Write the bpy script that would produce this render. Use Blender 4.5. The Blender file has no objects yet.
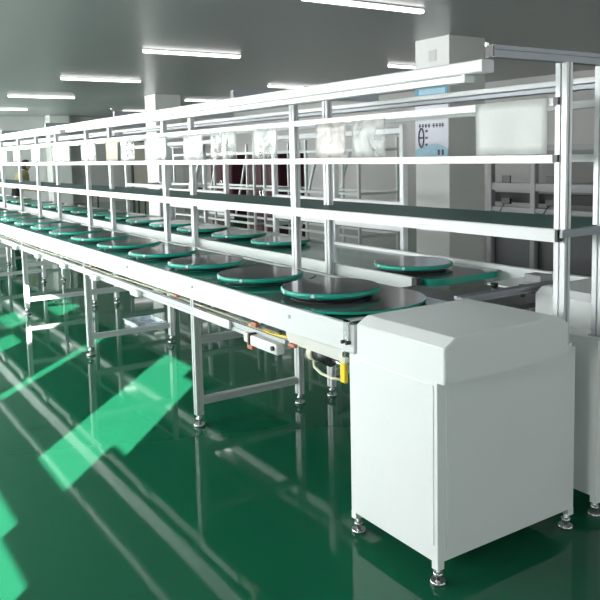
import bpy, bmesh, math, random
from mathutils import Vector, Matrix
random.seed(7)
S = bpy.context.scene
COL = S.collection
PI = math.pi

# ------------------------------------------------------------------ materials
MATS = {}
def mat(name, col, rough=0.5, metal=0.0, spec=0.5, noise=0.0, nscale=8.0, bump=0.0, bscale=60.0, coat=0.0, emit=None, estr=0.0):
    m = bpy.data.materials.new(name); m.use_nodes = True
    nt = m.node_tree; b = nt.nodes['Principled BSDF']
    b.inputs['Base Color'].default_value = (*col, 1)
    b.inputs['Roughness'].default_value = rough
    b.inputs['Metallic'].default_value = metal
    b.inputs['Specular IOR Level'].default_value = spec
    b.inputs['Coat Weight'].default_value = coat
    b.inputs['Coat Roughness'].default_value = 0.05
    tc = nt.nodes.new('ShaderNodeTexCoord')
    if noise > 0:
        n = nt.nodes.new('ShaderNodeTexNoise'); n.inputs['Scale'].default_value = nscale; n.inputs['Detail'].default_value = 4
        nt.links.new(tc.outputs['Object'], n.inputs['Vector'])
        mx = nt.nodes.new('ShaderNodeMix'); mx.data_type = 'RGBA'
        mx.inputs['A'].default_value = (*[c*(1-noise) for c in col], 1)
        mx.inputs['B'].default_value = (*[min(1, c*(1+noise)) for c in col], 1)
        nt.links.new(n.outputs['Fac'], mx.inputs['Factor']); nt.links.new(mx.outputs['Result'], b.inputs['Base Color'])
    if bump > 0:
        n2 = nt.nodes.new('ShaderNodeTexNoise'); n2.inputs['Scale'].default_value = bscale
        nt.links.new(tc.outputs['Object'], n2.inputs['Vector'])
        bp = nt.nodes.new('ShaderNodeBump'); bp.inputs['Strength'].default_value = bump; bp.inputs['Distance'].default_value = 0.01
        nt.links.new(n2.outputs['Fac'], bp.inputs['Height']); nt.links.new(bp.outputs['Normal'], b.inputs['Normal'])
    if emit:
        b.inputs['Emission Color'].default_value = (*emit, 1); b.inputs['Emission Strength'].default_value = estr
    MATS[name] = m
    return m

def sheet_mat(name, col, opacity, rough=0.12):
    m = bpy.data.materials.new(name); m.use_nodes = True; nt = m.node_tree
    b = nt.nodes['Principled BSDF']; out = nt.nodes['Material Output']
    b.inputs['Base Color'].default_value = (*col, 1); b.inputs['Roughness'].default_value = rough
    tc = nt.nodes.new('ShaderNodeTexCoord'); n = nt.nodes.new('ShaderNodeTexNoise')
    n.inputs['Scale'].default_value = 7.0; n.inputs['Detail'].default_value = 1.5; n.inputs['Distortion'].default_value = 1.2
    nt.links.new(tc.outputs['Object'], n.inputs['Vector'])
    bu = nt.nodes.new('ShaderNodeBump'); bu.inputs['Strength'].default_value = 0.5; bu.inputs['Distance'].default_value = 0.05
    nt.links.new(n.outputs['Fac'], bu.inputs['Height']); nt.links.new(bu.outputs['Normal'], b.inputs['Normal'])
    tr = nt.nodes.new('ShaderNodeBsdfTransparent'); mx = nt.nodes.new('ShaderNodeMixShader')
    ra = nt.nodes.new('ShaderNodeMapRange'); ra.inputs['From Min'].default_value = 0.35; ra.inputs['From Max'].default_value = 0.65
    ra.inputs['To Min'].default_value = max(0, opacity-0.2); ra.inputs['To Max'].default_value = min(1, opacity+0.25)
    nt.links.new(n.outputs['Fac'], ra.inputs['Value']); nt.links.new(ra.outputs['Result'], mx.inputs['Fac'])
    nt.links.new(tr.outputs[0], mx.inputs[1]); nt.links.new(b.outputs[0], mx.inputs[2]); nt.links.new(mx.outputs[0], out.inputs['Surface'])
    return m

WHITE = mat('white_paint', (0.70, 0.71, 0.71), 0.35, noise=0.015, nscale=3)
CABW = mat('cabinet_powder_coat', (0.80, 0.815, 0.81), 0.33, bump=0.02, bscale=400)
ALU = mat('anodised_aluminium', (0.60, 0.61, 0.62), 0.40, metal=0.25, noise=0.02, nscale=20)
ALUD = mat('grey_profile', (0.24, 0.255, 0.28), 0.4, metal=0.4)
STEEL = mat('zinc_steel', (0.62, 0.63, 0.64), 0.25, metal=0.9)
GREYLEG = mat('grey_leg_paint', (0.50, 0.53, 0.53), 0.4, metal=0.1)
GREEN = mat('teal_edge', (0.008, 0.35, 0.26), 0.3)
DISC = mat('disc_laminate', (0.072, 0.072, 0.074), 0.14, spec=0.8, noise=0.06, nscale=12)
DECK = mat('deck_green', (0.012, 0.115, 0.085), 0.2, noise=0.12, nscale=14)
DARKB = mat('dark_belt', (0.075, 0.072, 0.072), 0.4)
SHELFG = mat('shelf_mat_green', (0.045, 0.125, 0.112), 0.5, noise=0.05, nscale=20)
BLACK = mat('black_plastic', (0.012, 0.012, 0.014), 0.4)
DARKG = mat('dark_grey_metal', (0.085, 0.085, 0.09), 0.45)
MIDG = mat('mid_grey_metal', (0.28, 0.28, 0.285), 0.45)
BGPANEL = mat('grey_brown_panel', (0.17, 0.165, 0.16), 0.5)
RUBBER = mat('rubber', (0.03, 0.03, 0.03), 0.7)
YELLOW = mat('yellow_plastic', (0.85, 0.62, 0.02), 0.35)
CREAM = mat('cream_plastic', (0.75, 0.72, 0.55), 0.4)
ORANGE = mat('orange_plastic', (0.45, 0.14, 0.08), 0.4)
BEIGE = mat('beige_cable', (0.40, 0.40, 0.27), 0.5)
MAROON = mat('maroon_paint', (0.055, 0.012, 0.018), 0.7, spec=0.15, noise=0.1)
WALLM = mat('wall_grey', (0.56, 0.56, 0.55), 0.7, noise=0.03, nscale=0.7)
COLM = mat('column_white', (0.70, 0.70, 0.68), 0.55, noise=0.02, nscale=2)
SKIN = mat('skin', (0.62, 0.42, 0.33), 0.5)
KHAKI = mat('khaki_cloth', (0.50, 0.42, 0.20), 0.85, bump=0.1)
TROUS = mat('black_cloth', (0.02, 0.02, 0.025), 0.85)
HAIR = mat('black_hair', (0.012, 0.010, 0.010), 0.5)
TUBE = mat('lit_tube', (0.95, 0.95, 0.95), 0.4, emit=(1, 0.99, 0.97), estr=2.0)
LEDT = mat('led_batten_diffuser', (0.92, 0.93, 0.93), 0.35, emit=(1, 1, 1), estr=0.0001)
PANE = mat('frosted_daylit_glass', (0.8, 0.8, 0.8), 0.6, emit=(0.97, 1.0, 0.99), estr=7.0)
FILL_END = mat('end_face_fill_glow', (0.8, 0.8, 0.8), 0.6, emit=(0.95, 1.0, 0.99), estr=0.85)  # weak glow for the added window facing the cabinet ends
FILL_CEIL = mat('ceiling_fill_glow', (0.8, 0.8, 0.8), 0.6, emit=(0.97, 1.0, 0.99), estr=20.0)  # strong glow for the added end-wall window
FILL_COL = mat('column_fill_glow', (0.8, 0.8, 0.8), 0.6, emit=(0.97, 1.0, 0.99), estr=2.2)  # glow for the added window that lights the column sides
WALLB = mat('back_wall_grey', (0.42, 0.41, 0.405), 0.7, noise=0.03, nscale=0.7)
SKIRT = mat('off_white_plate', (0.66, 0.65, 0.61), 0.45)
PAPERW = mat('white_sheet', (0.97, 0.97, 0.95), 0.4)
POSTERM = mat('poster_lilac', (0.66, 0.66, 0.74), 0.45, noise=0.03, nscale=3)
BLUE = mat('poster_blue', (0.06, 0.22, 0.36), 0.4, noise=0.25, nscale=9)
CYAN = mat('poster_cyan', (0.30, 0.52, 0.66), 0.4, noise=0.2, nscale=12)
INK = mat('poster_ink', (0.03, 0.035, 0.09), 0.5)
PALE = mat('pale_notice', (0.55, 0.55, 0.53), 0.6)
CLEAR = sheet_mat('clear_sleeve', (0.86, 0.87, 0.86), 0.4)
CLEARB = sheet_mat('bluish_clear_plastic', (0.72, 0.82, 0.90), 0.55)
CLEARW = sheet_mat('milky_sleeve', (0.90, 0.90, 0.90), 0.75)
CLEARP = sheet_mat('pinkish_sleeve', (0.90, 0.84, 0.80), 0.72)
CREAMS = mat('cream_sheet', (0.82, 0.76, 0.60), 0.5)
DOORM = mat('door_cream', (0.62, 0.58, 0.50), 0.5)

# floor: glossy green epoxy
def floor_mat():
    m = bpy.data.materials.new('green_epoxy_floor'); m.use_nodes = True; nt = m.node_tree; b = nt.nodes['Principled BSDF']
    tc = nt.nodes.new('ShaderNodeTexCoord'); n = nt.nodes.new('ShaderNodeTexNoise'); n.inputs['Scale'].default_value = 0.6; n.inputs['Detail'].default_value = 5
    nt.links.new(tc.outputs['Object'], n.inputs['Vector'])
    mx = nt.nodes.new('ShaderNodeMix'); mx.data_type = 'RGBA'
    mx.inputs['A'].default_value = (0.007, 0.092, 0.046, 1); mx.inputs['B'].default_value = (0.010, 0.112, 0.056, 1)
    nt.links.new(n.outputs['Fac'], mx.inputs['Factor']); nt.links.new(mx.outputs['Result'], b.inputs['Base Color'])
    b.inputs['Roughness'].default_value = 0.05; b.inputs['IOR'].default_value = 1.36
    n2 = nt.nodes.new('ShaderNodeTexNoise'); n2.inputs['Scale'].default_value = 1.6; n2.inputs['Detail'].default_value = 2
    nt.links.new(tc.outputs['Object'], n2.inputs['Vector'])
    bu = nt.nodes.new('ShaderNodeBump'); bu.inputs['Strength'].default_value = 0.08; bu.inputs['Distance'].default_value = 0.012
    nt.links.new(n2.outputs['Fac'], bu.inputs['Height']); nt.links.new(bu.outputs['Normal'], b.inputs['Normal'])
    return m
FLOORM = floor_mat()
def ceil_mat():
    m = bpy.data.materials.new('ceiling_panels'); m.use_nodes = True; nt = m.node_tree; b = nt.nodes['Principled BSDF']
    tc = nt.nodes.new('ShaderNodeTexCoord'); br = nt.nodes.new('ShaderNodeTexBrick')
    br.inputs['Scale'].default_value = 1.0; br.inputs['Brick Width'].default_value = 6.0; br.inputs['Row Height'].default_value = 1.15
    br.inputs['Mortar Size'].default_value = 0.004; br.inputs['Color1'].default_value = (0.30, 0.32, 0.316, 1)
    br.inputs['Color2'].default_value = (0.308, 0.328, 0.324, 1); br.inputs['Mortar'].default_value = (0.265, 0.283, 0.28, 1)
    nt.links.new(tc.outputs['Object'], br.inputs['Vector']); nt.links.new(br.outputs['Color'], b.inputs['Base Color'])
    b.inputs['Roughness'].default_value = 0.32
    return m
CEILM = ceil_mat()

# ------------------------------------------------------------------ mesh builder
class MB:
    def __init__(s): s.bm = bmesh.new(); s.mats = []
    def mi(s, m):
        if m is None: return 0
        if m not in s.mats: s.mats.append(m)
        return s.mats.index(m)
    def box(s, x0, x1, y0, y1, z0, z1, m=None, bev=0.0):
        r = bmesh.ops.create_cube(s.bm, size=1.0); vs = r['verts']
        for v in vs: v.co = Vector(((x0+x1)/2+v.co.x*(x1-x0), (y0+y1)/2+v.co.y*(y1-y0), (z0+z1)/2+v.co.z*(z1-z0)))
        fs = list({f for v in vs for f in v.link_faces}); i = s.mi(m)
        for f in fs: f.material_index = i
        if bev > 0:
            es = list({e for v in vs for e in v.link_edges})
            g = bmesh.ops.bevel(s.bm, geom=es, offset=bev, segments=2, affect='EDGES', profile=0.5)
            for f in g['faces']: f.material_index = i
        return s
    def poly(s, sec, p0, p1, m=None, up=(0, 0, 1)):
        """extrude a closed 2-D section from p0 to p1"""
        p0 = Vector(p0); p1 = Vector(p1); d = (p1-p0).normalized(); u = Vector(up)
        if abs(d.dot(u)) > 0.95: u = Vector((0, 1, 0))
        r = d.cross(u).normalized(); u = r.cross(d)
        A = [s.bm.verts.new(p0+r*a+u*b) for a, b in sec]; B = [s.bm.verts.new(p1+r*a+u*b) for a, b in sec]
        i = s.mi(m); n = len(sec); fs = []
        for k in range(n): fs.append(s.bm.faces.new((A[k], A[(k+1) % n], B[(k+1) % n], B[k])))
        fs.append(s.bm.faces.new(A[::-1])); fs.append(s.bm.faces.new(B))
        for f in fs: f.material_index = i
        bmesh.ops.recalc_face_normals(s.bm, faces=fs)
        return s
    def profile(s, p0, p1, w=0.04, h=None, m=None, slot=0.25):
        """T-slot aluminium extrusion"""
        h = h or w; a, b = w/2, h/2; t = min(w, h)*slot/2; dp = min(w, h)*0.16
        sec = [(-a, -b), (-t, -b), (-t, -b+dp), (t, -b+dp), (t, -b), (a, -b), (a, -t), (a-dp, -t), (a-dp, t), (a, t),
               (a, b), (t, b), (t, b-dp), (-t, b-dp), (-t, b), (-a, b), (-a, t), (-a+dp, t), (-a+dp, -t), (-a, -t)]
        return s.poly(sec, p0, p1, m)
    def bar(s, p0, p1, w, h=None, m=None):
        h = h or w; a, b = w/2, h/2; c = min(a, b)*0.25
        return s.poly([(-a+c, -b), (a-c, -b), (a, -b+c), (a, b-c), (a-c, b), (-a+c, b), (-a, b-c), (-a, -b+c)], p0, p1, m)
    def cyl(s, p0, p1, r, m=None, n=16, r2=None):
        p0 = Vector(p0); p1 = Vector(p1); d = p1-p0
        q = Vector((0, 0, 1)).rotation_difference(d.normalized()).to_matrix().to_4x4()
        M = Matrix.Translation((p0+p1)/2) @ q
        g = bmesh.ops.create_cone(s.bm, cap_ends=True, segments=n, radius1=r, radius2=r if r2 is None else r2, depth=d.length, matrix=M)
        i = s.mi(m)
        for f in {f for v in g['verts'] for f in v.link_faces}: f.material_index = i; f.smooth = len(f.verts) == 4
        return s
    def lathe(s, prof, m=None, n=48, c=(0, 0, 0)):
        rings = []; i = s.mi(m)
        for r, z in prof:
            rings.append([s.bm.verts.new((c[0]+r*math.cos(2*PI*k/n), c[1]+r*math.sin(2*PI*k/n), c[2]+z)) for k in range(n)])
        for a, b in zip(rings, rings[1:]):
            for k in range(n):
                f = s.bm.faces.new((a[k], a[(k+1) % n], b[(k+1) % n], b[k])); f.material_index = i; f.smooth = True
        for ring, fl in ((rings[0], True), (rings[-1], False)):
            f = s.bm.faces.new(ring[::-1] if fl else ring); f.material_index = i
        return s
    def prism(s, pts, z0, z1, mside=None, mtop=None):
        A = [s.bm.verts.new((x, y, z0)) for x, y in pts]; B = [s.bm.verts.new((x, y, z1)) for x, y in pts]; n = len(pts)
        fs = []
        for k in range(n):
            f = s.bm.faces.new((A[k], A[(k+1) % n], B[(k+1) % n], B[k])); f.material_index = s.mi(mside); fs.append(f)
        f = s.bm.faces.new(A[::-1]); f.material_index = s.mi(mside); fs.append(f)
        f = s.bm.faces.new(B); f.material_index = s.mi(mtop or mside); fs.append(f)
        bmesh.ops.recalc_face_normals(s.bm, faces=fs)
        return s
    def tube(s, pts, r, m=None, n=8):
        pts = [Vector(p) for p in pts]; rings = []; i = s.mi(m); fs = []
        for k, p in enumerate(pts):
            d = (pts[min(k+1, len(pts)-1)]-pts[max(k-1, 0)]).normalized()
            u = Vector((0, 0, 1)) if abs(d.z) < 0.9 else Vector((0, 1, 0))
            a = d.cross(u).normalized(); b = a.cross(d)
            rings.append([s.bm.verts.new(p+a*r*math.cos(2*PI*j/n)+b*r*math.sin(2*PI*j/n)) for j in range(n)])
        for A, B in zip(rings, rings[1:]):
            for j in range(n):
                f = s.bm.faces.new((A[j], A[(j+1) % n], B[(j+1) % n], B[j])); f.material_index = i; f.smooth = True; fs.append(f)
        for R in (rings[0], rings[-1]):
            f = s.bm.faces.new(R); f.material_index = i; fs.append(f)
        bmesh.ops.recalc_face_normals(s.bm, faces=fs)
        return s
    def build(s, name, m=None, parent=None):
        """link as ONE mesh object; a child is stored relative to its parent's base"""
        me = bpy.data.meshes.new(name)
        if parent is not None:
            off = parent.matrix_basis.translation.copy(); pp = parent.parent
            while pp: off += pp.matrix_basis.translation; pp = pp.parent
            bmesh.ops.translate(s.bm, verts=s.bm.verts, vec=-off)
        s.bm.to_mesh(me); s.bm.free()
        if s.mats:
            for q in s.mats: me.materials.append(q)
        else: me.materials.append(m)
        o = bpy.data.objects.new(name, me); COL.objects.link(o)
        if parent is not None: o.parent = parent
        return o

def tag(o, label, cat, group=None):
    o['label'] = label; o['category'] = cat
    if group: o['group'] = group
    return o
def thing(name, label, cat, loc=(0, 0, 0), group=None):
    o = bpy.data.objects.new(name, None); COL.objects.link(o); o.location = loc; o.empty_display_size = 0.1
    return tag(o, label, cat, group)
def struct(o): o['kind'] = 'structure'; return o
def dup(root, loc, label, group=None):
    r = root.copy(); COL.objects.link(r); r.location = loc; r['label'] = label
    if group: r['group'] = group
    for ch in list(root.children):
        c = ch.copy(); COL.objects.link(c); c.parent = r
        for g in list(ch.children):
            d = g.copy(); COL.objects.link(d); d.parent = c
    return r
ORD = ['first', 'second', 'third', 'fourth', 'fifth', 'sixth', 'seventh', 'eighth', 'ninth', 'tenth', 'eleventh', 'twelfth', 'thirteenth', 'fourteenth', 'fifteenth', 'sixteenth', 'seventeenth', 'eighteenth', 'nineteenth', 'twentieth']

# ------------------------------------------------------------------ room
XW, XE, YN, YB, ZC = -26.8, 4.6, -2.5, 12.6, 3.0
struct(MB().box(XW-0.3, XE+0.3, YN-0.3, YB+0.3, -0.12, 0, FLOORM).build('floor'))
struct(MB().box(XW-0.3, XE+0.3, YN-0.3, YB+0.3, ZC, ZC+0.12, CEILM).build('ceiling'))
struct(MB().box(XW-0.2, XW, YN, YB, 0, ZC, WALLM).build('wall_end'))
struct(MB().box(XE, XE+0.2, YN, YB, 0, ZC, WALLM).build('wall_right'))
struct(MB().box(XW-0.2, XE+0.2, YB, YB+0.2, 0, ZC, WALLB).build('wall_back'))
# near wall with window openings (daylight side)
WINS = [(-25.6, -22.2), (-21.4, -18.0), (-17.2, -13.8), (-13.0, -9.6), (-8.8, -5.4), (-5.1, -3.4), (-1.02, -0.2)]  # last one is added out of view to brighten the cabinet front
ZS0, ZS1 = 0.95, 2.75
# open casements that let the sun in: x0, x1, z0, z1
OPEN = [(-0.04, 0.47, 1.80, 2.53), (0.47, 0.66, 2.0, 2.45), (-0.15, 0.38, 1.00, 1.68), (0.38, 0.80, 1.00, 1.635),
        (-1.19, -1.03, 1.83, 2.42), (-2.45, -2.05, 1.92, 2.10), (-3.20, -2.60, 2.10, 2.24), (-3.0, -2.3, 2.38, 2.56)]
holes = [(a, b, ZS0, ZS1) for a, b in WINS] + OPEN
xs = sorted({XW, XE, *[h[0] for h in holes], *[h[1] for h in holes]}); zs = sorted({0, ZC, *[h[2] for h in holes], *[h[3] for h in holes]})
w = MB()
for a, b in zip(xs, xs[1:]):
    run = None
    for c, d in zip(zs, zs[1:]):
        cx, cz = (a+b)/2, (c+d)/2
        solid = not any(h[0] < cx < h[1] and h[2] < cz < h[3] for h in holes)
        if solid: run = (run[0], d) if run else (c, d)
        if (not solid or d == zs[-1]) and run:
            w.box(a, b, YN-0.025, YN, run[0], run[1], WALLM); run = None
struct(w.build('wall_near'))
f = MB(); t = 0.05
for q in range(4):
    y = -1.0+(4.6-t)*q/3; f.box(XE-0.04, XE, y, y+t, ZS0, ZS1, WHITE)
f.box(XE-0.04, XE, -1.0, 3.6, ZS0, ZS0+t, WHITE).box(XE-0.04, XE, -1.0, 3.6, ZS1-t, ZS1, WHITE)
o = struct(f.build('window_8')); MB().box(XE-0.02, XE-0.01, -1.0, 3.6, ZS0, ZS1, FILL_END).build('pane', None, o)  # unseen glowing window, added as fill on the cabinet end faces
for k, (a, b) in enumerate(WINS):
    f = MB(); t = 0.05
    for q in range(4):
        x = a+(b-a-t)*q/3; f.box(x, x+t, YN-0.05, YN+0.02, ZS0, ZS1, WHITE)
    f.box(a, b, YN-0.05, YN+0.02, ZS0, ZS0+t, WHITE); f.box(a, b, YN-0.05, YN+0.02, ZS1-t, ZS1, WHITE)
    o = struct(f.build('window_%d' % (k+1)))
    MB().box(a, b, YN-0.03, YN-0.02, ZS0, ZS1, PANE).build('pane', None, o)
f = MB()
for q, (a, b, c, d) in enumerate(OPEN):     # slim frames on the room side
    t = 0.02; Y0, Y1 = YN, YN+0.006
    if q not in (1, 3): f.box(a-t, a, Y0, Y1, c-t, d+t, WHITE)
    if q not in (0, 2): f.box(b, b+t, Y0, Y1, c-t, d+t, WHITE)
    f.box(a, b, Y0, Y1, c-t, c, WHITE).box(a, b, Y0, Y1, d, d+t, WHITE)
struct(f.build('window_9'))
f = MB()
for q in range(6):
    y = -2.2+(5.9-t)*q/5; f.box(XW, XW+0.04, y, y+0.06, ZS0, ZS1, WHITE)
f.box(XW, XW+0.04, -2.2, 3.76, ZS0, ZS0+0.05, WHITE).box(XW, XW+0.04, -2.2, 3.76, ZS1-0.05, ZS1, WHITE)
o = struct(f.build('window_10')); MB().box(XW+0.01, XW+0.02, -2.2, 3.7, ZS0, ZS1, FILL_CEIL).build('pane', None, o)  # added out of view so its glow lifts the left ceiling
f = MB()
for q in range(5):
    y = 6.2+(5.6-t)*q/4; f.box(XE-0.04, XE, y, y+0.06, ZS0, ZS1, WHITE)
f.box(XE-0.04, XE, 6.2, 11.8, ZS0, ZS0+0.05, WHITE).box(XE-0.04, XE, 6.2, 11.8, ZS1-0.05, ZS1, WHITE)
o = struct(f.build('window_11')); MB().box(XE-0.02, XE-0.01, 6.2, 11.8, ZS0, ZS1, FILL_COL).build('pane', None, o)  # unseen, added to lighten the right-hand faces of the columns
# columns
for x, nm in ((-7.3, 'near'), (-17.05, 'middle'), (-26.8+0.65, 'far')):
    struct(MB().box(x-0.65, x, 7.04, 7.69, 0, ZC, COLM, 0.008).build('column'))
# baseboard on end wall, door
struct(MB().box(XW, XW+0.02, 3.0, 7.0, 0, 0.1, MIDG).build('baseboard_end'))
d = struct(MB().box(XW, XW+0.06, 10.1, 11.0, 0, 2.1, DOORM, 0.005).build('door_1'))
MB().cyl((XW+0.06, 10.9, 1.05), (XW+0.11, 10.9, 1.05), 0.025, STEEL).box(XW+0.10, XW+0.12, 10.78, 10.92, 1.035, 1.065, STEEL).build('door_handle', None, d)
f = MB(); f.box(XW, XW+0.09, 10.02, 10.1, 0, 2.18, DARKG).box(XW, XW+0.09, 11.0, 11.08, 0, 2.18, DARKG).box(XW, XW+0.09, 10.1, 11.0, 2.1, 2.18, DARKG)
struct(f.build('trim_1'))

# ceiling lights (tubes across the room, two rows)
rowname = {4.8: 'front row', 9.15: 'back row'}
first = None
for yc in (4.8, 9.15):
    for k, x in enumerate((-10.15, -14.13, -18.35, -22.9)):
        lab = '%s of the bright ceiling tubes in the %s, counted from the large column' % (ORD[k], rowname[yc])
        if first is None:
            first = thing('ceiling_light', lab, 'light', (x, yc, ZC), 'white tubes on the ceiling')
            MB().box(x-0.04, x+0.04, yc-0.76, yc+0.76, ZC-0.014, ZC, WHITE, 0.003).build('housing', None, first)
            MB().box(x-0.034, x+0.034, yc-0.75, yc+0.75, ZC-0.05, ZC-0.0145, TUBE, 0.012).build('tube', None, first)
        else: dup(first, (x, yc, ZC), lab)
for k, x in enumerate((-6.15, -2.15)):
    dup(first, (x, 4.8, ZC), ['bright ceiling tube above the frame, over the near end of the line', 'bright ceiling tube overhead beside the end cabinets'][k])
tag(MB().cyl((-22.0, 7.75, ZC), (-22.0, 7.75, ZC-0.05), 0.07, WHITE, 20, 0.05).cyl((-22.0, 7.75, ZC-0.05), (-22.0, 7.75, ZC-0.07), 0.03, WHITE, 16).build('smoke_detector'),
    'small round white smoke detector on the ceiling, left of the middle column', 'smoke detector')

# ------------------------------------------------------------------ rack in the middle of the line
XS = [-1.934, -3.843, -5.771, -7.740, -9.705, -11.661, -13.62, -15.58, -17.5]
YA, YBk = 2.434, 2.673     # centre of near / far post rows
PW = 0.04
XL = -17.9
rack = thing('workstation_rack', 'long white aluminium rack with a green shelf standing between the two belts', 'rack', (-9.9, 2.55, 0))
for row, y in ((0, YA), (1, YBk)):
    for k, x in enumerate(XS):
        xc = x+0.026
        z0 = 0.742 if k == 0 else 0.06
        p = MB().profile((xc, y, z0), (xc, y, 1.828), 0.052, 0.034, ALU, 0.22).build('post', None, rack)
        if k:
            MB().cyl((xc, y, 0.0), (xc, y, 0.012), 0.03, STEEL, 16).cyl((xc, y, 0.012), (xc, y, 0.06), 0.008, STEEL, 10).cyl((xc, y, 0.03), (xc, y, 0.045), 0.018, STEEL, 6).build('levelling_foot', None, p)
        else:
            MB().box(xc-0.03, xc+0.03, y-0.03, y+0.03, 0.740, 0.748, STEEL).build('base_plate', None, p)
for k, x in enumerate(XS):
    a = MB().profile((x+0.026, 2.035, 1.848), (x+0.026, 3.06, 1.848), 0.04, 0.042, ALUD, 0.3)
    a = a.build('arm', None, rack)
    c = MB().box(x+0.008, x+0.044, 2.031, 2.035, 1.829, 1.867, BLACK)
    if k == 0: c.box(x+0.006, x+0.012, 2.031, 2.045, 1.867, 1.879, STEEL)
    c.build('end_cap', None, a)
for y, nm in ((YA-0.012, 'near'), (YBk+0.012, 'far')):
    for zc, nmz in ((1.466, 'mid'), (1.683, 'upper')):
        b = MB().profile((XL, y, zc), (XS[0], y, zc), 0.03, 0.031, WHITE).build('crossbeam', None, rack)
        for k, x in enumerate(XS[:6]):
            pass
for zc in (1.4685, 1.6855):
    MB().box(XS[0]+0.0, XS[0]+0.022, YA-0.03, YA-0.02, zc-0.014, zc+0.014, BLACK).build('clip', None, rack)
# overhead light trunking (housing) near and far
MB().bar((XL, 2.062, 1.803), (XS[0]-0.01, 2.062, 1.803), 0.062, 0.046, WHITE).build('light_trunking', None, rack)
MB().bar((XL, 3.03, 1.8125), (XS[0]+0.3, 3.03, 1.8125), 0.062, 0.027, WHITE).build('light_trunking', None, rack)
# shelf
sh = MB()
sh.box(XL, XS[0]+0.02, 2.41, 2.925, 1.178, 1.197, SHELFG)
shelf = sh.build('shelf_board', None, rack)
MB().profile((XL, 2.394, 1.1745), (XS[0]+0.036, 2.394, 1.1745), 0.034, 0.049, WHITE, 0.2).build('shelf_front_beam', None, rack)
MB().box(XS[0]+0.036, XS[0]+0.048, 2.378, 2.410, 1.152, 1.197, BLACK).build('end_cap', None, rack)
MB().box(XL, XS[0]+0.02, 2.925, 2.945, 1.16, 1.196, ALUD).build('shelf_back_beam', None, rack)
MB().box(XS[0]+0.053, XS[0]+0.066, 2.385, 2.945, 1.168, 1.198, ALUD).build('shelf_end_bracket', None, rack)
for k, x in enumerate(XS[1:7]):
    MB().box(x-0.0, x+0.04, 2.41, 2.92, 1.148, 1.177, ALU).build('shelf_bracket', None, rack)

# LED battens clipped under the trunking
def batten(x0, x1, y, label, zt=1.7795, m=LEDT):
    t = thing('led_batten', label, 'light', ((x0+x1)/2, y, zt), 'LED battens under the overhead trunking')
    MB().bar((x0, y-0.008, zt-0.0145), (x1, y-0.008, zt-0.0145), 0.044, 0.025, m).build('diffuser', None, t)
    for x, s in ((x0, -1), (x1, 1)):
        MB().box(min(x, x+s*0.014), max(x, x+s*0.014), y-0.033, y+0.018, zt-0.028, zt, WHITE).build('end_cap', None, t)
batten(-7.02, -2.04, 2.062, 'long white LED batten under the near trunking, closest to the end cabinet')
batten(-17.4, -7.22, 2.062, 'white LED batten under the near trunking, beyond the short gap')
batten(-8.2, -2.09, 3.03, 'batten under the far trunking, shaded by its grey colour, closest to the end cabinets', 1.7985, ALUD)  # far battens get a grey colour to paint in their shade
batten(-17.4, -8.5, 3.03, 'batten under the far trunking, shaded by its grey colour, beyond the gap', 1.7985, ALUD)

# ------------------------------------------------------------------ conveyors
def rounded(x0, x1, y0, y1, r, n=10):
    pts = [(x0, y0)]
    for k in range(n+1):
        a = -PI/2+PI/2*k/n; pts.append((x1-r+r*math.cos(a), y0+r+r*math.sin(a)))
    for k in range(n+1):
        a = PI/2*k/n; pts.append((x1-r+r*math.cos(a), y1-r+r*math.sin(a)))
    pts.append((x0, y1)); return pts
near = thing('belt_conveyor', 'near long conveyor with white side rail and green belt, on grey legs', 'conveyor', (-9.9, 2.05, 0))
far = thing('belt_conveyor', 'far conveyor with green belt running behind the rack posts', 'conveyor', (-9.9, 3.05, 0))
# near lane
r = MB().box(XL, -2.290, 1.711, 1.735, 0.739, 0.853, WHITE, 0.003).build('side_rail', None, near)
for k in range(14):
    x = -2.75-k*0.98
    MB().cyl((x, 1.7045, 0.81), (x, 1.711, 0.81), 0.009, STEEL, 8).build('bolt', None, r)
MB().box(XL, -2.42, 1.735, 2.385, 0.79, 0.834, DECK).build('belt', None, near)
MB().box(XL, -3.05, 2.386, 2.404, 0.77, 0.842, WHITE).build('back_rail', None, near)
# overlapping crescent plates of the chain
pl = MB()
k = 0; x = -2.70
while x > XL+0.3:
    pts = []
    R = 0.30
    for j in range(13):
        a = -PI/3.0+2*PI/3.0*j/12; pts.append((x-R+R*math.cos(a), 2.06+1.16*R*math.sin(a)))
    for j in range(13):
        a = PI/3.0-2*PI/3.0*j/12; pts.append((x-R-0.2+R*math.cos(a), 2.06+1.16*R*math.sin(a)))
    pl.prism(pts, 0.834, 0.839, GREEN, DECK); x -= 0.2183
pl.build('chain_plates', None, near)
MB().prism(rounded(-2.98, -2.44, 1.722, 2.383, 0.30), 0.842, 0.853, GREEN, DISC).build('end_plate', None, near)
# far lane
MB().box(XL, -3.09, 2.705, 2.732, 0.762, 0.833, WHITE, 0.002).build('inner_rail', None, far)
MB().box(-3.09, -3.05, 2.700, 2.735, 0.762, 0.833, BLACK).build('end_block', None, far)
MB().box(XL, -2.33, 3.345, 3.385, 0.739, 0.842, WHITE, 0.003).build('side_rail', None, far)
MB().box(XL, -3.605, 2.733, 3.345, 0.79, 0.822, DECK).build('belt', None, far)
MB().prism(rounded(-3.60, -3.00, 2.76, 3.33, 0.10), 0.785, 0.8215, GREEN, DISC).build('end_plate', None, far)
MB().box(-2.855, -2.34, 3.03, 3.343, 0.78, 0.80, WHITE).build('end_tray', None, far)
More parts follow.
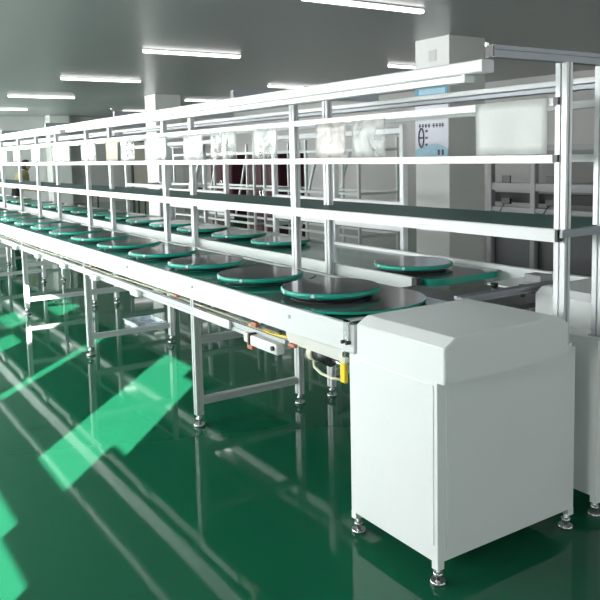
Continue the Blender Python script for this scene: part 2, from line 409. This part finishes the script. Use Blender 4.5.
# transfer section between the lanes at the end
MB().box(-3.04, -2.37, 2.40, 2.698, 0.775, 0.80, DARKB).build('transfer_plate', None, near)
MB().box(-2.85, -2.375, 2.735, 3.025, 0.765, 0.79, DARKB).build('transfer_plate', None, far)
tag(MB().profile((-2.335, 2.30, 0.872), (-2.335, 2.93, 0.872), 0.045, 0.03, ALUD).build('cross_bar'), 'grey metal profile bar crossing between the two end cabinets', 'bar')
for x, y in ((-2.62, 2.83), (-2.5, 2.9)):
    MB().cyl((x, y, 0.79), (x, y, 0.83), 0.012, STEEL, 10).cyl((x, y, 0.83), (x, y, 0.85), 0.02, BLACK, 12).cyl((x, y, 0.82), (x+0.07, y+0.03, 0.82), 0.008, STEEL, 8).build('tensioner', None, far)
MB().box(-2.75, -2.64, 3.20, 3.29, 0.80, 0.845, MIDG, 0.004).build('sensor_box', None, far)
# L bracket on the near rail, by the cabinet
MB().box(-2.345, -2.315, 1.700, 1.711, 0.785, 0.868, STEEL).box(-2.345, -2.315, 1.700, 1.80, 0.862, 0.868, STEEL).build('bracket', None, near)
for x in (-2.343, -2.316):
    MB().cyl((x, 1.69, 0.782), (x, 1.711, 0.782), 0.008, BLACK, 8).build('screw', None, near)
# legs and braces
for k, x in enumerate(XS[1:8]):
    xc = x+0.02
    p = MB().profile((xc, 1.765, 0.065), (xc, 1.765, 0.74), 0.042, None, GREYLEG, 0.2).build('leg', None, near)
    MB().cyl((xc, 1.765, 0), (xc, 1.765, 0.014), 0.032, STEEL, 16).cyl((xc, 1.765, 0.014), (xc, 1.765, 0.065), 0.009, STEEL, 10).cyl((xc, 1.765, 0.035), (xc, 1.765, 0.05), 0.02, STEEL, 6).build('levelling_foot', None, p)
    for z in (0.145, 0.49):
        MB().profile((xc, 1.787, z), (xc, YA-0.021, z), 0.036, 0.04, GREYLEG, 0.2).build('brace', None, near)
    p = MB().profile((xc, 3.335, 0.065), (xc, 3.335, 0.74), 0.042, None, GREYLEG, 0.2).build('leg', None, far)
    MB().cyl((xc, 3.335, 0), (xc, 3.335, 0.014), 0.032, STEEL, 16).cyl((xc, 3.335, 0.014), (xc, 3.335, 0.065), 0.009, STEEL, 10).build('levelling_foot', None, p)
    for z in (0.145, 0.49):
        MB().profile((xc, YBk+0.021, z), (xc, 3.313, z), 0.036, 0.04, GREYLEG, 0.2).build('brace', None, far)
MB().profile((XL, 1.755, 0.662), (-2.84, 1.755, 0.662), 0.03, 0.045, GREYLEG).build('lower_beam', None, near)
# trunking, hoses and the motor gear underneath
MB().box(-3.76, -3.34, 1.722, 1.736, 0.645, 0.69, ALU, 0.003).build('cable_trunk', None, near)
MB().tube([(XL+0.2+j*0.5, 1.752, 0.706+0.006*math.sin(j*1.7)) for j in range(29)]+[(-2.9, 1.752, 0.70)], 0.0055, BEIGE).build('hose', None, near)
MB().tube([(-3.2+j*0.1, 1.76, 0.69+0.01*math.sin(j*2.1)) for j in range(7)], 0.006, YELLOW).build('hose', None, near)
MB().prism([(-2.83, 0), (-2.395, 0), (-2.395, 0.06), (-2.80, 0.06), (-2.825, 0.03)], 0, 0.008, SKIRT).build('tmp')
tmp = bpy.data.objects['tmp']; me = tmp.data
for v in me.vertices: v.co = Vector((v.co.x+9.9, 1.737+v.co.z-2.05, 0.742-v.co.y))
tmp.name = 'skirt_plate'; me.name = 'skirt_plate'; tmp.parent = near
for x in (-4.616, -5.43, -6.22, -7.03, -7.88, -8.7):
    MB().box(x-0.07, x+0.07, 1.705, 1.7365, 0.632, 0.672, WHITE, 0.008).build('junction_box', None, near)
jb = MB().box(-3.075, -2.835, 1.69, 1.7365, 0.622, 0.672, WHITE, 0.008).build('junction_box', None, near)
MB().cyl((-2.86, 1.68, 0.652), (-2.86, 1.69, 0.652), 0.011, BLACK, 12).build('knob', None, jb)
MB().box(-3.145, -3.095, 1.695, 1.735, 0.628, 0.672, CREAM, 0.006).box(-3.10, -3.08, 1.69, 1.735, 0.622, 0.676, BLACK, 0.004).build('plug', None, near)
for x, z, h in ((-3.08, 0.705, 0.022), (-3.12, 0.59, 0.032), (-2.75, 0.672, 0.016), (-3.98, 0.714, 0.016), (-5.5, 0.714, 0.016)):
    MB().box(x-0.03, x+0.02, 1.715, 1.737, z, z+h, ORANGE, 0.004).build('connector', None, near)
m_ = MB().cyl((-2.70, 1.795, 0.655), (-2.66, 1.795, 0.655), 0.038, CREAM, 20).cyl((-2.66, 1.795, 0.655), (-2.56, 1.795, 0.65), 0.034, BLACK, 20).cyl((-2.56, 1.795, 0.65), (-2.46, 1.795, 0.64), 0.010, STEEL, 10).build('motor', None, near)
MB().tube([(-2.69, 1.79, 0.615), (-2.67, 1.78, 0.595), (-2.62, 1.78, 0.578), (-2.54, 1.78, 0.575), (-2.48, 1.78, 0.585)], 0.006, CREAM).build('cable', None, m_)
tg = MB().box(-2.41, -2.378, 1.728, 1.745, 0.60, 0.68, YELLOW, 0.004).build('yellow_tag', None, near)
MB().box(-2.415, -2.373, 1.728, 1.747, 0.68, 0.705, CREAM, 0.003).cyl((-2.394, 1.738, 0.705), (-2.394, 1.738, 0.745), 0.008, STEEL, 8).build('hook', None, tg)

# ------------------------------------------------------------------ turntable plates
def make_disc(loc, label, group):
    t = thing('turntable_plate', label, 'turntable plate', loc, group)
    x, y, z = loc
    MB().lathe([(0.224, -0.004), (0.230, -0.001), (0.232, 0.008), (0.231, 0.017), (0.226, 0.020)], GREEN, 64, (x, y, z+0.021)).build('edge_band', None, t)
    MB().lathe([(0.2255, 0.0), (0.2255, 0.0030), (0.2245, 0.0036)], DISC, 64, (x, y, z+0.0385)).build('top', None, t)
    MB().lathe([(0.19, 0.0), (0.19, 0.012), (0.16, 0.0175)], BLACK, 40, (x, y, z)).build('pedestal', None, t)
    for a in (-100, -55, -145):
        c, s = math.cos(math.radians(a)), math.sin(math.radians(a))
        MB().cyl((x+0.229*c, y+0.229*s, z+0.031), (x+0.2365*c, y+0.2365*s, z+0.031), 0.0085, WHITE, 10).build('screw', None, t)
    return t
g = 'turntable plates on the near belt'
d0 = make_disc((-2.88, 2.02, 0.8535), 'glossy dark turntable plate with teal edge nearest the end cabinet on the near belt', g)
for k in range(1, 16):
    lab = '%s teal-edged turntable plate from the end cabinet on the near belt' % ORD[k]
    dup(d0, (-2.88-0.655*k, 2.02, 0.839), lab, g)
g2 = 'turntable plates on the far belt'
fx = [-3.40, -5.0, -5.67, -6.38] + [-6.38-0.655*k for k in range(1, 14)]
for k, x in enumerate(fx):
    lab = 'lone teal-edged turntable plate at the near end of the far belt, before the gap' if k == 0 else '%s teal-edged turntable plate past the gap on the far belt' % ORD[k-1]
    dup(d0, (x, 2.985 if k == 0 else 3.045, 0.822 if k == 0 else 0.8225), lab, g2)

# ------------------------------------------------------------------ end cabinets
def mir(y, s): return y if s > 0 else 2*2.5365-y
def cabinet(s, label):
    t = thing('drive_cabinet', label, 'cabinet', (-2.1, mir(2.1, s), 0), None)
    def B(x0, x1, y0, y1, z0, z1, m, bev=0.0, mb=None):
        a, b = sorted((mir(y0, s), mir(y1, s))); return (mb or MB()).box(x0, x1, a, b, z0, z1, m, bev)
    x0, x1, y0, y1 = -2.357, -1.860, 1.736, 2.464
    b = MB()
    B(x0, x1, y0, y1, 0.084, 0.742, CABW, 0.003, b)
    for cx in (x0, x1-0.03):
        for cy in (y0, y1-0.03): B(cx, cx+0.03, cy, cy+0.03, 0.058, 0.086, CABW, 0, b)
    body = b.build('body', None, t)
    # front access panel and end panel, slightly proud with a seam round them
    B(x0+0.022, x1-0.018, y0-0.003, y0+0.001, 0.145, 0.715, CABW, 0.0012).build('front_panel', None, body)
    B(x1-0.001, x1+0.003, y0+0.04, y1-0.04, 0.125, 0.715, CABW, 0.0012).build('end_panel', None, body)
    for cx in (x0+0.02, x1-0.02):
        for cy in (y0+0.02, y1-0.02):
            yy = mir(cy, s)
            MB().cyl((cx, yy, 0), (cx, yy, 0.013), 0.028, STEEL, 18).cyl((cx, yy, 0.013), (cx, yy, 0.06), 0.008, STEEL, 10).cyl((cx, yy, 0.028), (cx, yy, 0.042), 0.019, STEEL, 6).build('levelling_foot', None, t)
    # hood: chamfered box, section in Y-Z, extruded along X
    hx0, hx1 = -2.281, -1.804
    sec = [(1.716, 0.7335), (1.716, 0.8586), (1.7677, 0.8876), (2.3015, 0.8876), (2.345, 0.8586), (2.345, 0.7335)]
    h = MB(); A = []
    for x in (hx0, hx1): A.append([h.bm.verts.new((x, mir(y, s), z)) for y, z in sec])
    n = len(sec); i = h.mi(CABW); fs = []
    for k in range(n): fs.append(h.bm.faces.new((A[0][k], A[0][(k+1) % n], A[1][(k+1) % n], A[1][k])))
    fs.append(h.bm.faces.new(A[0])); fs.append(h.bm.faces.new(A[1][::-1]))
    bmesh.ops.recalc_face_normals(h.bm, faces=fs)
    bmesh.ops.bevel(h.bm, geom=list(h.bm.edges), offset=0.003, segments=2, affect='EDGES')
    h.build('hood', None, t)
    return t
cabinet(1, 'white end cabinet with chamfered hood at the near belt, in the foreground')
cabinet(-1, 'white end cabinet of the far belt, half hidden behind the foreground cabinet')

# ------------------------------------------------------------------ sleeves on the rack
def sleeve(x0, x1, m, label, y=2.405, z0=1.486, z1=1.672, wav=0.006, cat='sleeve', name='document_sleeve'):
    b = MB(); nx, nz = 12, 6; i = b.mi(m); ph = random.random()*6; rows = []
    for a in range(nx+1):
        rows.append([b.bm.verts.new((x0+(x1-x0)*a/nx, y-0.004+wav*math.sin(a*0.9+ph)*(0.35+0.65*(1-c/nz)), z0+(z1-z0)*c/nz)) for c in range(nz+1)])
    for a in range(nx):
        for c in range(nz):
            f = b.bm.faces.new((rows[a][c], rows[a+1][c], rows[a+1][c+1], rows[a][c+1])); f.smooth = True; f.material_index = i
    bmesh.ops.solidify(b.bm, geom=list(b.bm.faces), thickness=0.0012)
    o = b.build(name); tag(o, label, cat, 'document sleeves hung on the rack'); return o
SL = [(-2.335, -1.958, PAPERW, 'large blank white sheet hung beside the end post of the rack'),
      (-2.93, -3.21, CLEAR, 'clear wrinkled plastic sleeve hanging left of the blue poster'),
      (-3.265, -3.54, CLEARP, 'pinkish plastic sleeve hanging just right of the second near post'),
      (-3.95, -4.26, CLEAR, 'clear sleeve hanging just left of the second near rack post'),
      (-4.48, -4.86, CLEAR, 'second clear sleeve left of the second near rack post'),
      (-4.98, -5.32, CLEARW, 'milky sleeve hanging right of the third near post'),
      (-5.62, -6.09, CLEARW, 'milky sleeve hung at the third near post'),
      (-6.32, -6.66, CLEAR, 'clear sleeve hanging right of the cream sheet'),
      (-6.72, -7.06, CREAMS, 'cream coloured sheet hanging on the rack far along'),
      (-7.35, -7.82, CLEARW, 'pale sleeve hanging across the fourth near post'),
      (-8.2, -8.9, CLEARW, 'milky wide sleeve left of the fourth near post'),
      (-9.4, -9.85, CLEARW, 'milky sleeve hanging at the fifth near post'),
      (-10.4, -10.8, CLEARW, 'white sleeve hanging left of the fifth near post'),
      (-11.2, -11.7, CLEARW, 'white sleeve furthest along the rack, at the left frame edge')]
for x1, x0, m, lab in SL: sleeve(min(x0, x1), max(x0, x1), m, lab, z1=1.70 if m is PAPERW else 1.672)

# ------------------------------------------------------------------ poster on the large column
po = thing('poster_sign', 'lilac and blue poster on the large white column behind the rack', 'poster', (-7.63, 7.038, 1.4))
MB().box(-7.945, -7.305, 7.029, 7.037, 1.40, 2.42, POSTERM).build('sheet', None, po)
MB().box(-7.94, -7.31, 7.025, 7.029, 2.22, 2.41, BLUE).box(-7.86, -7.36, 7.023, 7.025, 2.27, 2.34, CYAN).build('top_band', None, po)
pw = MB(); pts = [(-7.94, 1.405), (-7.31, 1.405), (-7.31, 1.55)]
for j in range(9): pts.append((-7.31-0.63*j/8, 1.55+0.05*math.sin(j*0.55)+0.006*j))
b = MB()
A = [b.bm.verts.new((x, 7.025, z)) for x, z in pts]; Bv = [b.bm.verts.new((x, 7.029, z)) for x, z in pts]; n = len(pts); b.mi(CYAN)
for k in range(n): b.bm.faces.new((A[k], A[(k+1) % n], Bv[(k+1) % n], Bv[k]))
b.bm.faces.new(A); b.bm.faces.new(Bv[::-1]); bmesh.ops.recalc_face_normals(b.bm, faces=list(b.bm.faces)); b.build('wave', None, po)
b = MB()
for j in range(28):   # ring symbol with a bar across
    a0, a1 = 2*PI*j/28, 2*PI*(j+1)/28
    b.bar((-7.82+0.048*math.cos(a0), 7.026, 1.70+0.125*math.sin(a0)), (-7.82+0.048*math.cos(a1), 7.026, 1.70+0.125*math.sin(a1)), 0.012, 0.024, INK)
b.box(-7.86, -7.78, 7.024, 7.028, 1.69, 1.715, INK)
b.build('symbol', None, po)
for j, x in enumerate((-7.85, -7.79, -7.73, -7.67, -7.58, -7.52, -7.46, -7.41)):
    MB().box(x-0.022, x+0.022, 7.025, 7.029, 1.85, 1.865, INK).box(x-0.006, x+0.006, 7.025, 7.029, 1.83, 1.885, INK).box(x-0.02, x+0.016, 7.025, 7.029, 1.876, 1.884, INK).build('character', None, po)
for z in (1.79, 1.70, 1.61):
    MB().box(-7.74, -7.70, 7.025, 7.029, z-0.015, z+0.015, INK).build('character', None, po)
for x in (-7.48, -7.405):
    MB().box(x-0.018, x+0.018, 7.021, 7.025, 1.47, 1.54, INK).build('character', None, po)
tag(MB().box(-7.68, -7.54, 7.032, 7.0385, 2.70, 2.84, PALE).build('sign'), 'small faint grey sign high on the large column above the poster', 'sign')

# ------------------------------------------------------------------ background frames
def frame(x0, x1, y0, y1, label, mids=(), zt=1.70, bars=(0.965, 1.135, 1.66), brace=False, w=0.045, m=ALU, group='grey frames behind the line', panel=None):
    t = thing('workbench_frame', label, 'frame', ((x0+x1)/2, (y0+y1)/2, 0), group)
    rows = (y0, y1) if y1-y0 > 0.2 else (y0,)
    if len(rows) == 1:
        for x in (x0, x1): MB().bar((x, y0-0.2, 0.02), (x, y0-w/2, 0.02), w, 0.04, m).build('foot_bar', None, t); MB().bar((x, y0+w/2, 0.02), (x, y0+0.25, 0.02), w, 0.04, m).build('foot_bar', None, t)
    for x in (x0, x1, *mids):
        for y in rows: MB().bar((x, y, 0.0), (x, y, zt), w, w, m).build('post', None, t)
    h = w/2
    for y in rows:
        for z in bars: MB().bar((x0+h, y, z), (x1-h, y, z), w*0.8, w, m).build('rail', None, t)
    for x in (x0, x1) if len(rows) == 2 else ():
        for z in bars: MB().bar((x, y0+h, z), (x, y1-h, z), w*0.8, w*0.8, m).build('end_rail', None, t)
    if brace:
        xm = (x0+x1)/2
        MB().bar((xm-0.35, rows[-1]+0.03, bars[0]), (xm+0.1, rows[-1]+0.03, bars[-1]), 0.03, 0.03, m).build('brace', None, t)
        MB().bar((xm-0.2, y0, bars[0]), (xm+0.25, y0, bars[-1]), 0.03, 0.03, m).build('brace', None, t)
    if panel: MB().box(x0+h, x1-h, y1-0.01, y1+0.01, bars[0]+0.03, bars[1]-0.03, panel).build('panel', None, t)
    return t
frame(-5.92, -4.15, 3.56, 3.66, 'pale aluminium frame behind the far belt, left of the large column', mids=(-4.99,))
frame(-8.30, -6.87, 3.56, 3.66, 'pale aluminium frame behind the far belt, right of the middle column', mids=(-7.6,), brace=True)
frame(-10.6, -9.1, 3.9, 4.4, 'pale aluminium frame with a maroon panel, below the cream sheet', panel=MAROON)
frame(-9.6, -7.35, 5.6, 6.2, 'thin grey frame with slanted braces standing behind the pale frames', mids=(-8.5,), brace=True, w=0.035, bars=(0.5, 1.02, 1.55), m=GREYLEG)
frame(-12.8, -9.9, 5.6, 6.2, 'thin grey frame with slanted braces further back, beside the maroon cabinet', mids=(-11.2,), brace=True, w=0.035, bars=(0.5, 1.02, 1.55), m=GREYLEG)
# dark bench line on the right, behind the end of the line
bt = thing('test_bench', 'long dark grey test bench with sockets behind the end cabinets', 'bench', (-3.4, 5.9, 0))
bx0, bx1 = -5.28, -1.6
for x in (-5.25, -4.72, -3.9, -3.0, -2.1):
    MB().bar((x, 5.62, 0), (x, 5.62, 1.55), 0.06, 0.06, MIDG).build('post', None, bt)
MB().box(bx0, bx1, 5.58, 6.3, 0.76, 0.80, DARKG).build('worktop', None, bt)
MB().box(bx0, bx1, 5.66, 5.70, 0.12, 0.75, DARKG).build('front_panel', None, bt)
MB().box(bx0, bx1, 5.60, 5.68, 1.13, 1.20, MIDG).build('beam', None, bt)
MB().box(bx0, bx1, 5.60, 5.68, 0.93, 0.97, MIDG).build('beam', None, bt)
MB().box(bx0, bx1, 5.69, 5.75, 1.01, 1.10, RUBBER).build('socket_rail', None, bt)
MB().box(bx0, bx1, 6.25, 6.29, 0.80, 1.5, BGPANEL).build('back_panel', None, bt)
MB().box(bx0, bx1, 5.60, 5.66, 1.50, 1.55, MIDG).build('beam', None, bt)
for x in (-5.02, -4.5, -3.7):
    o = MB().box(x-0.05, x+0.05, 5.57, 5.60, 1.0, 1.06, BLACK, 0.004).build('socket', None, bt)
    MB().tube([(x-0.03, 5.585, 1.0), (x-0.08, 5.58, 0.93), (x-0.03, 5.58, 0.86), (x+0.06, 5.58, 0.88)], 0.007, BLACK).build('cable', None, o)
    MB().box(x-0.06, x+0.04, 5.585, 5.60, 1.20, 1.27, DARKG, 0.004).build('switch_box', None, bt)
# maroon cabinets and a low black bench far back
for x, y, lab in ((-11.9, 6.9, 'dark maroon cabinet standing behind the frames, left of the middle post pair'), (-17.6, 9.0, 'dark maroon cabinet beside the middle column')):
    t = thing('storage_cabinet', lab, 'cabinet', (x, y, 0))
    MB().box(x-0.6, x+0.6, y, y+0.5, 0.06, 1.55, MAROON, 0.006).build('body', None, t)
    for sx in (-1, 1):
        dr = MB().box(x+sx*0.295-0.285, x+sx*0.295+0.285, y-0.018, y, 0.1, 1.51, MAROON, 0.004).build('door', None, t)
        MB().box(x+sx*0.05-0.01, x+sx*0.05+0.01, y-0.035, y-0.018, 0.75, 0.9, STEEL).build('handle', None, dr)
    MB().box(x-0.58, x+0.58, y+0.02, y+0.48, 0, 0.06, BLACK).build('plinth', None, t)
t = thing('low_bench', 'low black bench far back against the grey end wall', 'bench', (-24.5, 8.3, 0))
MB().box(-24.9, -24.1, 7.8, 9.6, 0.36, 0.42, BLACK, 0.01).build('seat', None, t)
for x in (-24.8, -24.2):
    for y in (7.9, 9.5): MB().bar((x, y, 0), (x, y, 0.36), 0.05, 0.05, BLACK).build('leg', None, t)
# clear tray on the floor under the line
t = thing('plastic_tray', 'clear shiny plastic tray on the floor under the near conveyor', 'tray', (-6.3, 2.55, 0))
b = MB(); X0, X1, Y0, Y1 = -6.70, -6.36, 2.38, 2.64
t.location = (-6.53, 2.51, 0)
b.box(X0, X1, Y0, Y1, 0.0, 0.008, CLEARB).box(X0, X1, Y0, Y0+0.006, 0.008, 0.045, CLEARB).box(X0, X1, Y1-0.006, Y1, 0.008, 0.045, CLEARB).box(X0, X0+0.006, Y0, Y1, 0.008, 0.045, CLEARB).box(X1-0.006, X1, Y0, Y1, 0.008, 0.045, CLEARB)
b.build('tray_shell', None, t)
for q in (0, 1):
    MB().box(X0-0.012, X1+0.012, Y0-0.012 if q == 0 else Y1, Y0 if q == 0 else Y1+0.012, 0.038, 0.044, CLEARB).build('rim', None, t)

# ------------------------------------------------------------------ person far back
def person(loc, rz):
    """standing, leaning a little forward over the work, facing local -Y"""
    J = [  # pelvis first
        ((0, 0, 0.84), 0.135, 0.105), ((0, -0.03, 0.98), 0.13, 0.10), ((0, -0.09, 1.14), 0.15, 0.11), ((0, -0.15, 1.24), 0.13, 0.095), ((0, -0.19, 1.315), 0.05, 0.05), ((0, -0.23, 1.39), 0.075, 0.085), ((0, -0.245, 1.455), 0.07, 0.08),
        ((0.09, 0.0, 0.80), 0.09, 0.09), ((0.12, -0.02, 0.44), 0.06, 0.06), ((0.13, 0.02, 0.09), 0.042, 0.042), ((0.135, -0.13, 0.035), 0.035, 0.03),
        ((-0.09, 0.0, 0.80), 0.09, 0.09), ((-0.12, 0.0, 0.44), 0.06, 0.06), ((-0.14, 0.06, 0.09), 0.042, 0.042), ((-0.145, -0.09, 0.035), 0.035, 0.03),
        ((0.185, -0.15, 1.215), 0.055, 0.055), ((0.245, -0.16, 0.97), 0.042, 0.042), ((0.19, -0.36, 0.92), 0.03, 0.03),
        ((-0.185, -0.15, 1.215), 0.055, 0.055), ((-0.245, -0.16, 0.97), 0.042, 0.042), ((-0.19, -0.36, 0.92), 0.03, 0.03)]
    E = [(0, 1), (1, 2), (2, 3), (3, 4), (4, 5), (5, 6), (0, 7), (7, 8), (8, 9), (9, 10), (0, 11), (11, 12), (12, 13), (13, 14), (3, 15), (15, 16), (16, 17), (3, 18), (18, 19), (19, 20)]
    for s, wr in ((1, 17), (-1, 20)):       # five fingers and thumb side
        wx, wy, wz = J[wr][0]
        J.append(((wx-s*0.012, wy-0.07, wz-0.012), 0.026, 0.016)); palm = len(J)-1; E.append((wr, palm))
        for f, (dx, L) in enumerate(((-0.027, 0.068), (-0.009, 0.078), (0.009, 0.073), (0.026, 0.058))):
            J.append(((wx+dx-s*0.012, wy-0.07-L*0.55, wz-0.022), 0.0085, 0.0085)); E.append((palm, len(J)-1))
            J.append(((wx+dx-s*0.012, wy-0.07-L*0.9, wz-0.05), 0.0075, 0.0075)); E.append((len(J)-2, len(J)-1))
        J.append(((wx-s*0.05, wy-0.055, wz-0.02), 0.010, 0.010)); E.append((wr, len(J)-1))
        J.append(((wx-s*0.06, wy-0.09, wz-0.035), 0.009, 0.009)); E.append((len(J)-2, len(J)-1))
    root = thing('person', 'person in a khaki top and black trousers leaning over work far behind the rack', 'person', loc)
    me = bpy.data.meshes.new('body'); me.from_pydata([j[0] for j in J], E, []); me.update()
    o = bpy.data.objects.new('body', me); COL.objects.link(o)
    sk = o.modifiers.new('skin', 'SKIN'); sk.use_smooth_shade = True
    for v, j in zip(me.skin_vertices[0].data, J): v.radius = (j[1], j[2]); v.use_root = False
    me.skin_vertices[0].data[0].use_root = True
    sub = o.modifiers.new('sub', 'SUBSURF'); sub.levels = 2; sub.render_levels = 2
    dg = bpy.context.evaluated_depsgraph_get()
    ev = bpy.data.meshes.new_from_object(o.evaluated_get(dg)); ev.name = 'body'
    o.modifiers.clear(); o.data = ev
    for m in (SKIN, KHAKI, TROUS, HAIR, BLACK): ev.materials.append(m)
    for p in ev.polygons:
        c = p.center; p.use_smooth = True
        if c.z > 1.325: p.material_index = 0
        elif c.z < 0.075: p.material_index = 4
        elif abs(c.x) > 0.15 and c.y < -0.37: p.material_index = 0
        elif c.z > 0.97 or (abs(c.x) > 0.17 and c.z > 0.7): p.material_index = 1
        else: p.material_index = 2
    o.parent = root
    # face: nose, eyes, ears, mouth, on the head part
    hd = MB()
    bmesh.ops.create_uvsphere(hd.bm, u_segments=20, v_segments=14, radius=1.0, matrix=Matrix.Translation((0, -0.218, 1.42)) @ Matrix.Diagonal((0.088, 0.105, 0.115, 1)))
    # keep the back and top as hair
    dele = [v for v in hd.bm.verts if v.co.y < -0.27 and v.co.z < 1.475]
    bmesh.ops.delete(hd.bm, geom=dele, context='VERTS')
    for f in hd.bm.faces: f.smooth = True
    hd.mi(HAIR); h = hd.bm; me2 = bpy.data.meshes.new('hair'); h.to_mesh(me2); h.free(); me2.materials.append(HAIR)
    ho = bpy.data.objects.new('hair', me2); COL.objects.link(ho); ho.parent = root
    fm = MB()
    fm.cyl((0, -0.31, 1.425), (0, -0.338, 1.40), 0.008, SKIN, 8, 0.014)
    for sx in (-0.03, 0.03):
        bmesh.ops.create_uvsphere(fm.bm, u_segments=8, v_segments=6, radius=0.011, matrix=Matrix.Translation((sx, -0.305, 1.43)))
    fm.box(-0.022, 0.022, -0.312, -0.300, 1.370, 1.376, ORANGE)
    for sx in (-1, 1): fm.box(min(sx*0.07, sx*0.085), max(sx*0.07, sx*0.085), -0.235, -0.205, 1.39, 1.435, SKIN, 0.004)
    me3 = bpy.data.meshes.new('face'); fm.bm.to_mesh(me3); fm.bm.free()
    for m in fm.mats: me3.materials.append(m)
    fo = bpy.data.objects.new('face', me3); COL.objects.link(fo); fo.parent = root
    root.rotation_euler = (0, 0, rz)
    return root
person((-16.25, 3.64, 0), math.radians(146))

# ------------------------------------------------------------------ light
wd = bpy.data.worlds.new('sky'); S.world = wd; wd.use_nodes = True
bg = wd.node_tree.nodes['Background']; bg.inputs['Color'].default_value = (0.75, 0.88, 1.0, 1); bg.inputs['Strength'].default_value = 1.0
su = bpy.data.lights.new('sun', 'SUN'); su.energy = 24.0; su.angle = 0.004; su.color = (1.0, 0.97, 0.9)
so = bpy.data.objects.new('sun', su); COL.objects.link(so); so.location = (6, -8, 6)
so.rotation_euler = Vector((-0.75, 0.66, -0.35)).to_track_quat('-Z', 'Y').to_euler()

# ------------------------------------------------------------------ camera
cam = bpy.data.cameras.new('camera'); co = bpy.data.objects.new('camera', cam); COL.objects.link(co)
yw, pt, rl = 0.9879, 0.1028, -0.0208
F = Vector((-math.sin(yw)*math.cos(pt), math.cos(yw)*math.cos(pt), -math.sin(pt)))
r0 = Vector((math.cos(yw), math.sin(yw), 0)); u0 = r0.cross(F)
Rv = r0*math.cos(rl)+u0*math.sin(rl); Uv = -r0*math.sin(rl)+u0*math.cos(rl)
Mx = Matrix((Rv, Uv, -F)).transposed().to_4x4(); Mx.translation = (0, 0, 1.5)
co.matrix_world = Mx
cam.sensor_width = 36; cam.lens = 763.9*36/600
cam.shift_x = (300-307.8)/600; cam.shift_y = (234.17-300)/600
cam.clip_start = 0.05; cam.clip_end = 200
S.camera = co
vs = S.view_settings
vs.view_transform = 'Standard'; vs.look = 'None'; vs.gamma = 1.0; vs.use_curve_mapping = False; vs.exposure = 1.15
S.cycles.max_bounces = 10; S.cycles.diffuse_bounces = 5; S.cycles.glossy_bounces = 5; S.cycles.transparent_max_bounces = 24
S.cycles.use_denoising = True
